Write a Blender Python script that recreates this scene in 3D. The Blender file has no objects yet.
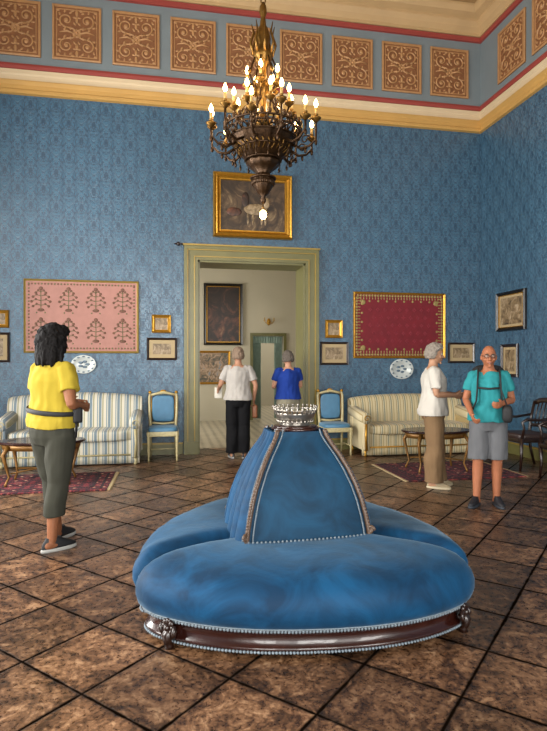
import bpy, bmesh, math, random
from math import sin, cos, pi, radians, sqrt, atan2
from mathutils import Vector, Matrix, noise
random.seed(7)
scene = bpy.context.scene
COL = scene.collection

# ------------------------------------------------------------------ materials
def lin(h):
    h = h.lstrip('#')
    if len(h) == 3: h = ''.join(q+q for q in h)
    c = [int(h[i:i+2], 16)/255 for i in (0, 2, 4)]
    return tuple([(x/12.92 if x <= .04045 else ((x+.055)/1.055)**2.4) for x in c] + [1.0])

class NT:
    def __init__(s, name):
        s.m = bpy.data.materials.new(name); s.m.use_nodes = True
        s.t = s.m.node_tree; s.n = s.t.nodes; s.l = s.t.links
        s.b = s.n['Principled BSDF']
    def inp(s, node, sock, v):
        if v is None: return
        if hasattr(v, 'is_output'): s.l.new(v, node.inputs[sock])
        else: node.inputs[sock].default_value = v
    def math(s, op, a, b=None, c=None, clamp=False):
        n = s.n.new('ShaderNodeMath'); n.operation = op; n.use_clamp = clamp
        s.inp(n, 0, a); s.inp(n, 1, b); s.inp(n, 2, c)
        return n.outputs[0]
    def coord(s, kind='Object'):
        n = s.n.new('ShaderNodeTexCoord'); return n.outputs[kind]
    def sep(s, v):
        n = s.n.new('ShaderNodeSeparateXYZ'); s.l.new(v, n.inputs[0]); return n.outputs
    def comb(s, x, y, z):
        n = s.n.new('ShaderNodeCombineXYZ'); s.inp(n, 0, x); s.inp(n, 1, y); s.inp(n, 2, z); return n.outputs[0]
    def noise(s, vec, scale, detail=2, rough=.5, dist=0.0):
        n = s.n.new('ShaderNodeTexNoise'); s.inp(n, 'Vector', vec)
        n.inputs['Scale'].default_value = scale; n.inputs['Detail'].default_value = detail
        n.inputs['Roughness'].default_value = rough; n.inputs['Distortion'].default_value = dist
        return n.outputs['Fac']
    def ramp(s, fac, stops, interp='LINEAR'):
        n = s.n.new('ShaderNodeValToRGB'); n.color_ramp.interpolation = interp
        s.l.new(fac, n.inputs[0]); e = n.color_ramp.elements
        while len(e) < len(stops): e.new(.5)
        for i, (p, c) in enumerate(stops):
            e[i].position = p; e[i].color = lin(c) if isinstance(c, str) else (c, c, c, 1)
        return n.outputs[0]
    def mix(s, f, a, b, mode='MIX'):
        n = s.n.new('ShaderNodeMix'); n.data_type = 'RGBA'; n.blend_type = mode
        s.inp(n, 0, f); s.inp(n, 6, lin(a) if isinstance(a, str) else a); s.inp(n, 7, lin(b) if isinstance(b, str) else b)
        return n.outputs[2]
    def bump(s, h, strength=.3, dist=.01):
        n = s.n.new('ShaderNodeBump'); n.inputs['Strength'].default_value = strength
        n.inputs['Distance'].default_value = dist; s.l.new(h, n.inputs['Height'])
        s.l.new(n.outputs[0], s.b.inputs['Normal'])
    def set(s, **k):
        for a, v in k.items():
            s.inp(s.b, {'col': 'Base Color', 'rough': 'Roughness', 'metal': 'Metallic', 'sheen': 'Sheen Weight',
                        'coat': 'Coat Weight', 'spec': 'Specular IOR Level', 'sr': 'Sheen Roughness', 'cr': 'Coat Roughness'}[a],
                  lin(v) if isinstance(v, str) else v)
        return s

def simple(name, col, rough=.6, metal=0, var=.12, scale=12, bump=.1, bscale=60, sheen=0, coat=0, spec=.5):
    t = NT(name); c = t.coord()
    n = t.noise(c, scale, 4)
    base = lin(col)
    dk = tuple([x*(1-var*2) for x in base[:3]]+[1]); lt = tuple([min(1, x*(1+var*1.5)) for x in base[:3]]+[1])
    t.set(col=t.mix(n, dk, lt), rough=rough, metal=metal, sheen=sheen, coat=coat, spec=spec)
    if bump: t.bump(t.noise(c, bscale, 3), bump, .005)
    return t.m

# damask silk
def damask():
    t = NT('blue_silk_damask'); x, y, z = t.sep(t.coord())
    h = t.math('ADD', x, y)
    p, q = .36, .50
    hp = t.math('MULTIPLY', h, 2*pi/p); zq = t.math('MULTIPLY', z, 2*pi/q)
    ch = t.math('COSINE', hp); cz = t.math('COSINE', zq); sz = t.math('SINE', zq)
    A = t.math('MULTIPLY', ch, cz); D = t.math('MULTIPLY', ch, sz)
    B = t.math('COSINE', t.math('MULTIPLY', hp, 2))
    E = t.math('COSINE', t.math('MULTIPLY', zq, 2))
    v = t.comb(t.math('ADD', A, t.math('MULTIPLY', E, .35)), t.math('MULTIPLY', B, .8), D)
    n = t.noise(v, 2.3, 3, .6, 1.0)
    m1 = t.ramp(n, [(.475, 0.), (.505, 1.), (.60, 1.), (.63, 0.)])
    og = t.math('ABSOLUTE', t.math('ADD', t.math('MULTIPLY', ch, .8), t.math('MULTIPLY', cz, 1.0)))
    rib = t.math('MULTIPLY', t.math('LESS_THAN', t.math('ABSOLUTE', t.math('SUBTRACT', og, .13)), .05), .7)
    pat = t.math('MAXIMUM', m1, rib)
    big = t.noise(t.coord(), .5, 2)
    c = t.mix(pat, '#26435a', '#4d728a')
    c = t.mix(t.math('MULTIPLY', big, .4), c, '#233f54')
    t.set(col=c, rough=t.math('SUBTRACT', .45, t.math('MULTIPLY', pat, .18)), spec=.7)
    t.bump(pat, .3, .003)
    return t.m

def floor_mat():
    t = NT('aged_floor_tiles'); c = t.coord(); x, y, z = t.sep(c)
    k = 1/(sqrt(2)*.45)
    a = t.math('SUBTRACT', t.math('MULTIPLY', t.math('ADD', x, y), k), .28)
    b = t.math('SUBTRACT', t.math('MULTIPLY', t.math('SUBTRACT', y, x), k), .462)
    ea = t.math('PINGPONG', a, .5); eb = t.math('PINGPONG', b, .5)
    e = t.math('MINIMUM', ea, eb)
    w = t.noise(c, 9, 5, .7)
    e = t.math('ADD', e, t.math('MULTIPLY', t.math('SUBTRACT', w, .5), .045))
    grout = t.ramp(e, [(.008, 1.), (.030, 0.)])
    edge = t.ramp(e, [(.02, 1.), (.12, 0.)])
    cell = t.comb(t.math('FLOOR', a), t.math('FLOOR', b), 0)
    wn = t.n.new('ShaderNodeTexWhiteNoise'); t.l.new(cell, wn.inputs[0])
    off = t.n.new('ShaderNodeVectorMath'); off.operation = 'MULTIPLY_ADD'
    t.l.new(wn.outputs['Color'], off.inputs[0]); off.inputs[1].default_value = (20, 20, 20); t.l.new(c, off.inputs[2])
    n1 = t.noise(off.outputs[0], 6, 8, .8, 1.2)
    n2 = t.noise(off.outputs[0], 34, 4, .75, .4)
    nn = t.math('ADD', t.math('MULTIPLY', n1, .6), t.math('MULTIPLY', n2, .4))
    nn = t.math('SUBTRACT', nn, t.math('MULTIPLY', edge, .03))
    col = t.ramp(nn, [(.38, '#1a0f08'), (.46, '#3f2816'), (.53, '#6b4a2f'), (.60, '#927050'), (.70, '#b0926f')])
    val = t.math('ADD', t.math('MULTIPLY', wn.outputs['Value'], .75), .62)
    hs = t.n.new('ShaderNodeHueSaturation'); t.l.new(col, hs.inputs['Color']); t.l.new(val, hs.inputs['Value'])
    hs.inputs['Saturation'].default_value = .95
    col = t.mix(grout, hs.outputs[0], '#0c0704')
    rg = t.math('ADD', t.math('MULTIPLY', n2, .42), .10)
    t.set(col=col, rough=t.math('MAXIMUM', rg, t.math('MULTIPLY', grout, .95)), spec=t.math('MULTIPLY', t.math('SUBTRACT', 1.0, grout), .65))
    hgt = t.math('SUBTRACT', t.math('MULTIPLY', nn, 1.2), t.math('MULTIPLY', grout, .5))
    t.bump(hgt, .6, .006)
    return t.m

def stripes(name, cols, per=.12):
    t = NT(name); x, y, z = t.sep(t.coord())
    f = t.math('FRACT', t.math('MULTIPLY', x, 1/per))
    c = t.ramp(f, list(cols), 'CONSTANT')
    t.set(col=c, rough=.55, sheen=.1)
    t.bump(t.noise(t.coord(), 90, 2), .1, .003)
    return t.m

def art(name, stops, scale=4, dist=1.5, rough=.45):
    t = NT(name); n = t.noise(t.coord(), scale, 6, .62, dist)
    t.set(col=t.ramp(n, stops), rough=rough); return t.m

def velvet(name, col, edge):
    t = NT(name); c = t.coord()
    n = t.noise(c, 3.2, 4, .6, 1.2)
    base = t.mix(t.ramp(n, [(.36, 0.), (.66, 1.)]), col, edge)
    t.set(col=base, rough=.62, sheen=.22, sr=.4, spec=.18)
    t.b.inputs['Sheen Tint'].default_value = (.55, .8, 1, 1)
    t.bump(t.math('ADD', t.math('MULTIPLY', t.noise(c, 220, 2), .15), t.noise(c, 7, 3, .6, 1.5)), .22, .012)
    return t.m

def rugmat():
    t = NT('oriental_rug_wool'); x, y, z = t.sep(t.coord())
    u = t.math('PINGPONG', x, .16); v = t.math('PINGPONG', y, .13)
    n = t.noise(t.comb(u, v, 0), 16, 3, .6, .8)
    c = t.ramp(n, [(.38, '#2a1420'), (.47, '#6b2028'), (.55, '#8b3a3a'), (.62, '#b59a7a')], 'CONSTANT')
    t.set(col=c, rough=.95); t.bump(t.noise(t.coord(), 150, 2), .3, .004)
    return t.m

M = {}
M['damask'] = damask(); M['floor'] = floor_mat()
M['ochre'] = simple('ochre_paint', '#ba914f', .6, var=.08, scale=3)
M['cream'] = simple('cream_paint', '#cbb694', .6, var=.06, scale=3)
M['cream2'] = simple('upper_cornice_paint', '#b3956a', .6, var=.08, scale=3)
M['redband'] = simple('red_band_paint', '#8f3a33', .6, var=.1, scale=3)
M['frieze'] = simple('grey_blue_paint', '#707a7e', .65, var=.08, scale=2.5)
M['beige'] = simple('beige_plaster', '#a08056', .7, var=.1, scale=2)
M['ceil'] = art('painted_ceiling', [(.3, '#644a30'), (.5, '#866a45'), (.7, '#9c825c')], 1.5, rough=.8)
M['panelbg'] = simple('panel_ground', '#7c5030', .6, var=.18, scale=9)
M['panelorn'] = simple('panel_gilding', '#a87d52', .45, var=.15, scale=15)
M['doorpaint'] = simple('olive_door_paint', '#66633a', .36, var=.14, scale=5)
M['doorgilt'] = simple('door_gilt_line', '#937c3c', .35, metal=.3, var=.1)
M['gold'] = simple('gilt_wood', '#b3842c', .34, metal=.7, var=.2, scale=25, bump=.3)
M['agedgilt'] = simple('aged_gilt_wood', '#7a5524', .4, metal=.4, var=.3, scale=25, bump=.3)
M['darkwood'] = simple('dark_walnut', '#24130d', .3, var=.3, scale=14, coat=.3, bump=.1)
M['mahog'] = simple('mahogany', '#2c110b', .27, var=.35, scale=10, coat=.4, bump=.05)
M['blackfr'] = simple('black_lacquer', '#15110e', .3, var=.1)
M['velvet'] = velvet('blue_velvet', '#062b47', '#0d456b')
M['velvet2'] = velvet('blue_velvet_back', '#0c2c42', '#13415e')
M['braid'] = simple('braid_trim', '#76828b', .6, var=.3, scale=60, metal=.2)
M['beadwood'] = simple('carved_wood', '#574335', .35, var=.35, scale=60, bump=.4)
M['silver'] = simple('silver', '#a7a198', .28, metal=.9, var=.15, scale=30)
M['stripeL'] = stripes('blue_cream_stripe', [(0, '#c2bcaa'), (.3, '#74858c'), (.42, '#cac4b2'), (.5, '#697a84'), (.78, '#c2bcaa'), (.86, '#8e8a6a')], .13)
M['stripeR'] = stripes('gold_cream_stripe', [(0, '#c8ba94'), (.35, '#988252'), (.45, '#d0c6aa'), (.55, '#878872'), (.72, '#c8ba94'), (.9, '#a59062')], .12)
M['chairblue'] = simple('pale_blue_silk', '#467594', .5, var=.12, sheen=.1)
M['chairpaint'] = simple('cream_gilt_paint', '#b0a47a', .4, var=.2, scale=30)
M['bronze'] = simple('antique_bronze', '#3c2814', .4, metal=.7, var=.4, scale=30, bump=.5)
M['brass'] = simple('chandelier_brass', '#765626', .36, metal=.8, var=.35, scale=30, bump=.3)
M['candle'] = simple('candle_wax', '#ac8a4c', .5, var=.05)
M['rug'] = rugmat()
M['plaster2'] = simple('cream_wall_paint', '#b3ab96', .75, var=.05, scale=1.5)
M['glasslike'] = simple('porcelain', '#bcc2bf', .15, var=.05, coat=.5)
M['white'] = simple('white_paint', '#ccc7ba', .5, var=.05)
t = NT('mosaic_floor'); x, y, z = t.sep(t.coord())
u = t.math('ABSOLUTE', t.math('SUBTRACT', t.math('PINGPONG', t.math('MULTIPLY', x, 3.2), .5), .25))
v = t.math('ABSOLUTE', t.math('SUBTRACT', t.math('PINGPONG', t.math('MULTIPLY', y, 3.2), .5), .25))
dm = t.math('ADD', u, v)
cc = t.ramp(dm, [(0, '#3b3a38'), (.14, '#a89d86'), (.24, '#7c6e5c'), (.30, '#b5ab96')], 'CONSTANT')
t.set(col=t.mix(t.ramp(t.noise(t.coord(), 3, 4), [(.3, 0.), (.7, .35)]), cc, '#c8bfa9'), rough=.3)
M['floor2'] = t.m
def emit(name, col, s):
    t = NT(name); t.set(col=col, rough=.3); t.b.inputs['Emission Color'].default_value = lin(col); t.b.inputs['Emission Strength'].default_value = s
    return t.m
M['flame'] = emit('lit_bulb', '#ffd080', 30)

# ------------------------------------------------------------------ mesh builder
def box(cx, cy, cz, sx, sy, sz, bev=0):
    bm = bmesh.new(); bmesh.ops.create_cube(bm, size=1)
    for v in bm.verts: v.co = Vector((v.co.x*sx+cx, v.co.y*sy+cy, v.co.z*sz+cz))
    if bev: bmesh.ops.bevel(bm, geom=bm.edges[:], offset=bev, segments=2, affect='EDGES', profile=.7)
    bm.verts.index_update()
    r = ([v.co.copy() for v in bm.verts], [[v.index for v in f.verts] for f in bm.faces]); bm.free(); return r
def bb(x0, x1, y0, y1, z0, z1, bev=0): return box((x0+x1)/2, (y0+y1)/2, (z0+z1)/2, x1-x0, y1-y0, z1-z0, bev)
def rings(rs, close=True, cap=True):
    n = len(rs[0]); V = [Vector(p) for r in rs for p in r]; F = []
    for i in range(len(rs)-1):
        for j in range(n if close else n-1):
            k = (j+1) % n
            F.append([i*n+j, i*n+k, (i+1)*n+k, (i+1)*n+j])
    if cap:
        F.append(list(range(n))[::-1]); F.append([(len(rs)-1)*n+j for j in range(n)])
    return V, F
def lathe(prof, c=(0, 0, 0), seg=24, cap=True, mod=None):
    rs = []
    for (r, z) in prof:
        rs.append([(c[0]+(r*(mod(2*pi*j/seg, z) if mod else 1))*cos(2*pi*j/seg), c[1]+(r*(mod(2*pi*j/seg, z) if mod else 1))*sin(2*pi*j/seg), c[2]+z) for j in range(seg)])
    return rings(rs, True, cap)
def loftz(secs, seg=24, e=2.0):
    rs = []
    for s in secs:
        z, hw, hd = s[:3]; yo = s[3] if len(s) > 3 else 0; xo = s[4] if len(s) > 4 else 0
        r = []
        for j in range(seg):
            a = 2*pi*j/seg; ca, sa = cos(a), sin(a)
            r.append((xo+hw*math.copysign(abs(ca)**(2/e), ca), yo+hd*math.copysign(abs(sa)**(2/e), sa), z))
        rs.append(r)
    return rings(rs)
def tube(pts, rad, seg=8, up=None, closed=False):
    pts = [Vector(p) for p in pts]; n = len(pts)
    if not hasattr(rad, '__len__'): rad = [rad]*n
    T = []
    for i in range(n):
        if closed: d = pts[(i+1) % n]-pts[i-1]
        else: d = pts[min(i+1, n-1)]-pts[max(i-1, 0)]
        T.append(d.normalized() if d.length > 1e-9 else Vector((0, 0, 1)))
    ref = Vector(up) if up else (Vector((0, 0, 1)) if abs(T[0].z) < .9 else Vector((0, 1, 0)))
    N = (ref-T[0]*ref.dot(T[0])).normalized(); rs = []
    for i in range(n):
        N = (N-T[i]*N.dot(T[i])); N = N.normalized() if N.length > 1e-6 else T[i].orthogonal().normalized()
        B = T[i].cross(N); r = rad[i]
        a, b = (r if hasattr(r, '__len__') else (r, r))
        rs.append([pts[i]+N*(a*cos(2*pi*j/seg))+B*(b*sin(2*pi*j/seg)) for j in range(seg)])
    if closed: rs.append(rs[0]); return rings(rs, True, False)
    return rings(rs)
def limb(pts, rad, seg=14):
    """tube with hemispherical ends, smooth interpolated"""
    P = [Vector(p) for p in pts]; Q = []; R = []
    for i in range(len(P)-1):
        for k in range(4):
            t = k/4
            p0 = P[max(i-1, 0)]; p1 = P[i]; p2 = P[i+1]; p3 = P[min(i+2, len(P)-1)]
            lin_ = p1.lerp(p2, t)
            cr = .5*((2*p1)+(p2-p0)*t+(2*p0-5*p1+4*p2-p3)*t*t+(3*p1-p0-3*p2+p3)*t**3)
            Q.append(lin_.lerp(cr, .5)); R.append(rad[i]*(1-t)+rad[i+1]*t)
    Q.append(P[-1]); R.append(rad[-1])
    d0 = (Q[0]-Q[1]).normalized(); d1 = (Q[-1]-Q[-2]).normalized()
    QQ = []; RR = []
    for k in (1.0, .85, .5): QQ.append(Q[0]+d0*R[0]*k); RR.append(max(R[0]*sqrt(max(0, 1-k*k)), R[0]*.05))
    for q, r in zip(Q, R): QQ.append(q); RR.append(r)
    for k in (.5, .85, 1.0): QQ.append(Q[-1]+d1*R[-1]*k); RR.append(max(R[-1]*sqrt(max(0, 1-k*k)), R[-1]*.05))
    return tube(QQ, RR, seg)
def sph(c, r, seg=14, e=1.0, rot=None):
    if not hasattr(r, '__len__'): r = (r, r, r)
    n = seg; m = max(6, seg//2+1); V = []; F = []
    pw = lambda v: math.copysign(abs(v)**e, v)
    for i in range(1, m):
        ph = pi*i/m
        for j in range(n):
            a = 2*pi*j/n
            V.append(Vector((r[0]*pw(sin(ph))*pw(cos(a)), r[1]*pw(sin(ph))*pw(sin(a)), r[2]*pw(cos(ph)))))
    V.append(Vector((0, 0, r[2]))); V.append(Vector((0, 0, -r[2])))
    for i in range(m-2):
        for j in range(n):
            k = (j+1) % n; F.append([i*n+j, (i+1)*n+j, (i+1)*n+k, i*n+k])
    t_ = len(V)-2
    for j in range(n):
        k = (j+1) % n; F.append([t_, j, k]); F.append([t_+1, (m-2)*n+k, (m-2)*n+j])
    if rot is not None: V = [rot @ v for v in V]
    c = Vector(c); return [v+c for v in V], F
def rectloft(prof, w, h):
    rs = []
    for i, o in prof:
        a, b = w/2-i, h/2-i
        rs.append([(-a, -o, -b), (a, -o, -b), (a, -o, b), (-a, -o, b)])
    return rings(rs, True, False)

class MB:
    def __init__(s): s.v = []; s.f = []; s.mi = []; s.sm = []; s.mats = []
    def add(s, vf, mat, smooth=True, X=None):
        V, F = vf; o = len(s.v)
        if mat not in s.mats: s.mats.append(mat)
        k = s.mats.index(mat)
        for v in V:
            v = Vector(v); s.v.append(X @ v if X is not None else v)
        for f in F: s.f.append([i+o for i in f]); s.mi.append(k); s.sm.append(smooth)
        return s
    def mesh(s, name):
        me = bpy.data.meshes.new(name); me.from_pydata(s.v, [], s.f)
        for m in s.mats: me.materials.append(M[m] if isinstance(m, str) else m)
        me.polygons.foreach_set('material_index', s.mi); me.polygons.foreach_set('use_smooth', s.sm)
        me.update()
        bm = bmesh.new(); bm.from_mesh(me); bmesh.ops.recalc_face_normals(bm, faces=bm.faces[:]); bm.to_mesh(me); bm.free()
        return me
    def build(s, name, loc=(0, 0, 0), rz=0, parent=None, scale=1):
        o = bpy.data.objects.new(name, s.mesh(name)); COL.objects.link(o)
        o.location = loc; o.rotation_euler = (0, 0, rz); o.scale = (scale,)*3
        if parent: o.parent = parent
        return o
def inst(me, name, loc, rz=0):
    o = bpy.data.objects.new(name, me); COL.objects.link(o); o.location = loc; o.rotation_euler = (0, 0, rz); return o
def empty(name, loc, rz=0, sc=1):
    o = bpy.data.objects.new(name, None); COL.objects.link(o); o.location = loc; o.rotation_euler = (0, 0, rz); o.scale = (sc,)*3
    o.empty_display_size = .1; return o

# ------------------------------------------------------------------ room
X0, X1, Y0, Y1, ZC = -3.6, 5.27, -3.0, 8.7, 7.5
def wall(name, axis, c0, c1, a0, a1, z0, z1, holes, mat):
    A = sorted({a0, a1, *[h[0] for h in holes], *[h[1] for h in holes]})
    Z = sorted({z0, z1, *[h[2] for h in holes], *[h[3] for h in holes]})
    mb = MB()
    for i in range(len(A)-1):
        for j in range(len(Z)-1):
            ca, cz = (A[i]+A[i+1])/2, (Z[j]+Z[j+1])/2
            if any(h[0] < ca < h[1] and h[2] < cz < h[3] for h in holes): continue
            if axis == 'x': mb.add(bb(A[i], A[i+1], c0, c1, Z[j], Z[j+1]), mat, False)
            else: mb.add(bb(c0, c1, A[i], A[i+1], Z[j], Z[j+1]), mat, False)
    return mb.build(name)
DX0, DX1, DZ = .42, 2.15, 3.03
wall('wall_back', 'x', Y1, Y1+.5, X0-.3, X1+.3, 0, ZC, [(DX0, DX1, 0, DZ)], 'damask')
wall('wall_right', 'y', X1, X1+.3, Y0, Y1, 0, ZC, [], 'damask')
WL = [(1.5, 3.0, .5, 5.0), (4.9, 6.4, .5, 5.0)]
wall('wall_left', 'y', X0-.3, X0, Y0, Y1, 0, ZC, WL, 'damask')
WR = [(-2.2, -.6, .4, 4.4), (.1, 1.7, .4, 4.4), (2.5, 4.1, .4, 4.4)]
wall('wall_rear', 'x', Y0-.3, Y0, X0-.3, X1+.3, 0, ZC, WR, 'damask')
MB().add(bb(X0-.3, X1+.3, Y0-.3, Y1+.5, -.1, 0), 'floor', False).build('floor')
MB().add(bb(X0-.3, X1+.3, Y0-.3, Y1+.5, ZC, ZC+.1), 'ceil', False).build('ceiling')

def roomtrim(name, prof, mat):
    rs = [[(X0+o, Y0+o, z), (X1-o, Y0+o, z), (X1-o, Y1-o, z), (X0+o, Y1-o, z)] for o, z in prof]
    return MB().add(rings(rs, True, False), mat, False).build(name)
roomtrim('trim_1', [(0, 5.38), (.05, 5.39), (.05, 5.44), (.035, 5.46), (.035, 5.52), (.07, 5.56), (.07, 5.575), (0, 5.58)], 'ochre')
roomtrim('trim_2', [(0, 5.58), (.03, 5.58), (.03, 5.66), (.045, 5.68), (.045, 5.74), (0, 5.74)], 'cream')
roomtrim('trim_3', [(0, 5.74), (.055, 5.745), (.06, 5.79), (.05, 5.825), (0, 5.83)], 'redband')
roomtrim('trim_4', [(0, 5.83), (.012, 5.83), (.012, 6.92), (0, 6.93)], 'frieze')
roomtrim('trim_5', [(0, 6.92), (.05, 6.925), (.05, 7.0), (0, 7.01)], 'redband')
roomtrim('trim_6', [(0, 7.01), (.06, 7.01), (.06, 7.06), (.12, 7.12), (.16, 7.2), (.16, 7.24), (.26, 7.28), (.3, 7.36), (.3, 7.40), (0, 7.41)], 'cream2')
roomtrim('trim_7', [(.0, 7.40), (.38, 7.41), (.40, 7.45), (.55, 7.49), (0, 7.499)], 'beige')

# baseboard along back wall & right wall
mb = MB()
for a, b in ((X0, DX0-.23), (DX1+.23, X1)):
    mb.add(bb(a, b, Y1-.025, Y1, 0, .16), 'doorpaint', False); mb.add(bb(a, b, Y1-.035, Y1, .16, .185), 'doorgilt', False)
mb.build('baseboard_back')
mb = MB(); mb.add(bb(X1-.025, X1, Y0, Y1, 0, .16), 'doorpaint', False); mb.add(bb(X1-.035, X1, Y0, Y1, .16, .185), 'doorgilt', False); mb.build('baseboard_right')

# frieze panels with scroll ornament
mb = MB(); w, h = .70, .82
mb.add(bb(-w/2, w/2, -.012, 0, -h/2, h/2), 'panelbg', False)
mb.add(rectloft([(0, 0), (0, .025), (.012, .03), (.028, .03), (.035, .012)], w, h), 'panelorn', False)
mb.add(rectloft([(.055, .012), (.058, .02), (.066, .02), (.07, .012)], w, h), 'panelorn', False)
def spir(cx, cz, r0, turns, sx, sz, a0=0, n=26):
    P = []
    for i in range(n):
        t = i/(n-1); a = a0+t*turns*2*pi; r = r0*(1-.85*t)
        P.append((sx*(cx+r*cos(a)), -.016, sz*(cz+r*sin(a))))
    return P
for sx in (1, -1):
    for sz in (1, -1):
        mb.add(tube(spir(.15, .19, .105, 1.4, sx, sz, -pi/2), [.015*(1-.5*i/25) for i in range(26)], 6), 'panelorn')
        mb.add(tube([(0, -.016, sz*.03), (sx*.06, -.016, sz*.07), (sx*.15, -.016, sz*.085)], [.01, .014, .014], 6), 'panelorn')
        for k in range(9):
            a = k*.7; mb.add(sph((sx*(.15+.125*cos(a)), -.014, sz*(.19+.135*sin(a))), (.03, .01, .015), 8, rot=Matrix.Rotation(a+.5, 3, 'Y')), 'panelorn')
        mb.add(sph((sx*.15, -.018, sz*.19), (.032, .012, .032), 8), 'panelorn')
        mb.add(sph((sx*.27, -.014, sz*.33), (.03, .01, .02), 8), 'panelorn'); mb.add(sph((sx*.06, -.014, sz*.34), (.03, .01, .02), 8), 'panelorn')
    mb.add(tube([(sx*.05, -.016, 0), (sx*.14, -.016, .03), (sx*.25, -.016, 0)], [.014, .018, .006], 6), 'panelorn')
for k in range(8):
    a = k*pi/4; mb.add(sph((.045*cos(a), -.016, .045*sin(a)), (.026, .01, .026), 8), 'panelorn')
mb.add(sph((0, -.02, 0), (.022, .015, .022), 8), 'panelorn')
for z in (.3, .2, -.2, -.3): mb.add(sph((0, -.016, z), (.024, .01, .05), 8), 'panelorn')
pm = mb.mesh('decorative_panel')
for i in range(-1, 8): inst(pm, 'decorative_panel', (-2.24+.864*i+.864, Y1-.012, 6.36))
for i in range(12): inst(pm, 'decorative_panel', (X1-.012, 7.8-.864*i, 6.36), -pi/2)

# door surround and lining
mb = MB()
def arch(w0, w1, z, yo, yi, mat):
    mb.add(bb(DX0-w1, DX0-w0, yo, yi, 0, z+w1), mat, False)
    mb.add(bb(DX1+w0, DX1+w1, yo, yi, 0, z+w1), mat, False)
    mb.add(bb(DX0-w0, DX1+w0, yo, yi, z+w0, z+w1), mat, False)
arch(0, .045, DZ, Y1-.05, Y1, 'doorpaint'); arch(.045, .06, DZ, Y1-.06, Y1, 'doorgilt')
arch(.06, .15, DZ, Y1-.045, Y1, 'doorpaint'); arch(.15, .165, DZ, Y1-.065, Y1, 'doorgilt'); arch(.165, .215, DZ, Y1-.08, Y1, 'doorpaint')
mb.add(bb(DX0-.23, DX1+.23, Y1-.1, Y1, DZ+.215, DZ+.24), 'doorgilt', False)
for s in (DX0-.1075, DX1+.1075): mb.add(bb(s-.115, s+.115, Y1-.09, Y1, 0, .2, .004), 'doorpaint', False)
mb.add(bb(DX0, DX0+.03, Y1-.02, Y1+.54, 0, DZ), 'doorpaint', False)
mb.add(bb(DX1-.03, DX1, Y1-.02, Y1+.54, 0, DZ), 'doorpaint', False)
mb.add(bb(DX0, DX1, Y1-.02, Y1+.54, DZ-.03, DZ), 'doorpaint', False)
mb.add(sph((DX0-.3, Y1-.03, DZ+.24), .03), 'darkwood'); mb.add(tube([(DX0-.36, Y1-.03, DZ+.24), (DX0-.1, Y1-.06, DZ+.24)], .012), 'darkwood')
mb.build('trim_9')
mb = MB(); mb.add(bb(-.02, .02, 0, .82, .01, 2.97, .004), 'white', False)
for z0, z1 in ((.15, 1.0), (1.1, 1.9), (2.0, 2.85)):
    mb.add(bb(-.03, .03, .1, .72, z0, z1, .01), 'white', False); mb.add(bb(-.034, .034, .14, .68, z0+.05, z1-.05), 'plaster2', False)
mb.build('door_1', (DX1+.02, Y1+.56, 0), radians(-12))

# windows (off frame, real openings with daylight)
k = 1
for (a0, a1, z0, z1) in WL:
    mb = MB()
    for p in (a0, (a0+a1)/2, a1): mb.add(bb(X0-.2, X0-.14, p-.035, p+.035, z0, z1), 'white', False)
    for z in (z0, z0+1.5, z0+3.0, z1): mb.add(bb(X0-.2, X0-.14, a0, a1, z-.03, z+.03), 'white', False)
    mb.build('window_%d' % k); k += 1
for (a0, a1, z0, z1) in WR:
    mb = MB()
    for p in (a0, (a0+a1)/2, a1): mb.add(bb(p-.035, p+.035, Y0-.2, Y0-.14, z0, z1), 'white', False)
    for z in (z0, z0+1.3, z0+2.5, z1): mb.add(bb(a0, a1, Y0-.2, Y0-.14, z-.03, z+.03), 'white', False)
    mb.build('window_%d' % k); k += 1

# ---- next room
NX0, NX1, NY0, NY1, NZ = -2.2, 4.2, Y1+.5, 13.6, 4.3
MB().add(bb(NX0-.2, NX1+.2, NY0, 18, -.1, 0), 'floor2', False).build('floor_adjoining')
MB().add(bb(NX0-.2, NX1+.2, NY0, 18, NZ, NZ+.1), 'white', False).build('ceiling_adjoining')
wall('wall_adjoining_back', 'x', NY1, NY1+.3, NX0, NX1, 0, NZ, [(2.02, 2.80, 0, 2.1)], 'plaster2')
wall('wall_adjoining_left', 'y', NX0-.2, NX0, NY0, 18, 0, NZ, [(10.4, 12.2, .7, 3.2)], 'plaster2')
wall('wall_adjoining_right', 'y', NX1, NX1+.2, NY0, 18, 0, NZ, [], 'plaster2')
wall('wall_adjoining_end', 'x', 18, 18.2, NX0-.2, NX1+.2, 0, NZ, [], 'plaster2')
wall('wall_adjoining_front', 'x', NY0, NY0+.02, NX0, NX1, 0, NZ, [(DX0, DX1, 0, DZ)], 'plaster2')
mb = MB()
for a, b in ((1.95, 2.02), (2.80, 2.87)): mb.add(bb(a, b, NY1-.04, NY1, 0, 2.17), 'doorpaint', False)
mb.add(bb(2.02, 2.80, NY1-.04, NY1, 2.1, 2.17), 'doorpaint', False); mb.build('trim_10')
mb = MB()
mb.add(bb(NX0, NX1, NY1-.08, NY1, NZ-.25, NZ-.12), 'beige', False); mb.add(bb(NX0, NX1, NY1-.15, NY1, NZ-.12, NZ), 'white', False); mb.build('trim_8')
M['curtain'] = simple('pale_green_curtain', '#8fa396', .8, var=.2)
mb = MB()
def drape(x0, x1, z0, z1, y, n=40, amp=.03, fr=7):
    rs = []
    for zz in range(9):
        z = z0+(z1-z0)*zz/8; r = []
        for i in range(n):
            u = i/(n-1); r.append((x0+(x1-x0)*u, y+amp*sin(u*fr*2*pi), z))
        rs.append(r)
    return rings(rs, False, False)
mb.add(drape(2.04, 2.24, .02, 2.08, NY1+.1), 'curtain'); mb.add(drape(2.58, 2.78, .02, 2.08, NY1+.1), 'curtain')
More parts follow.
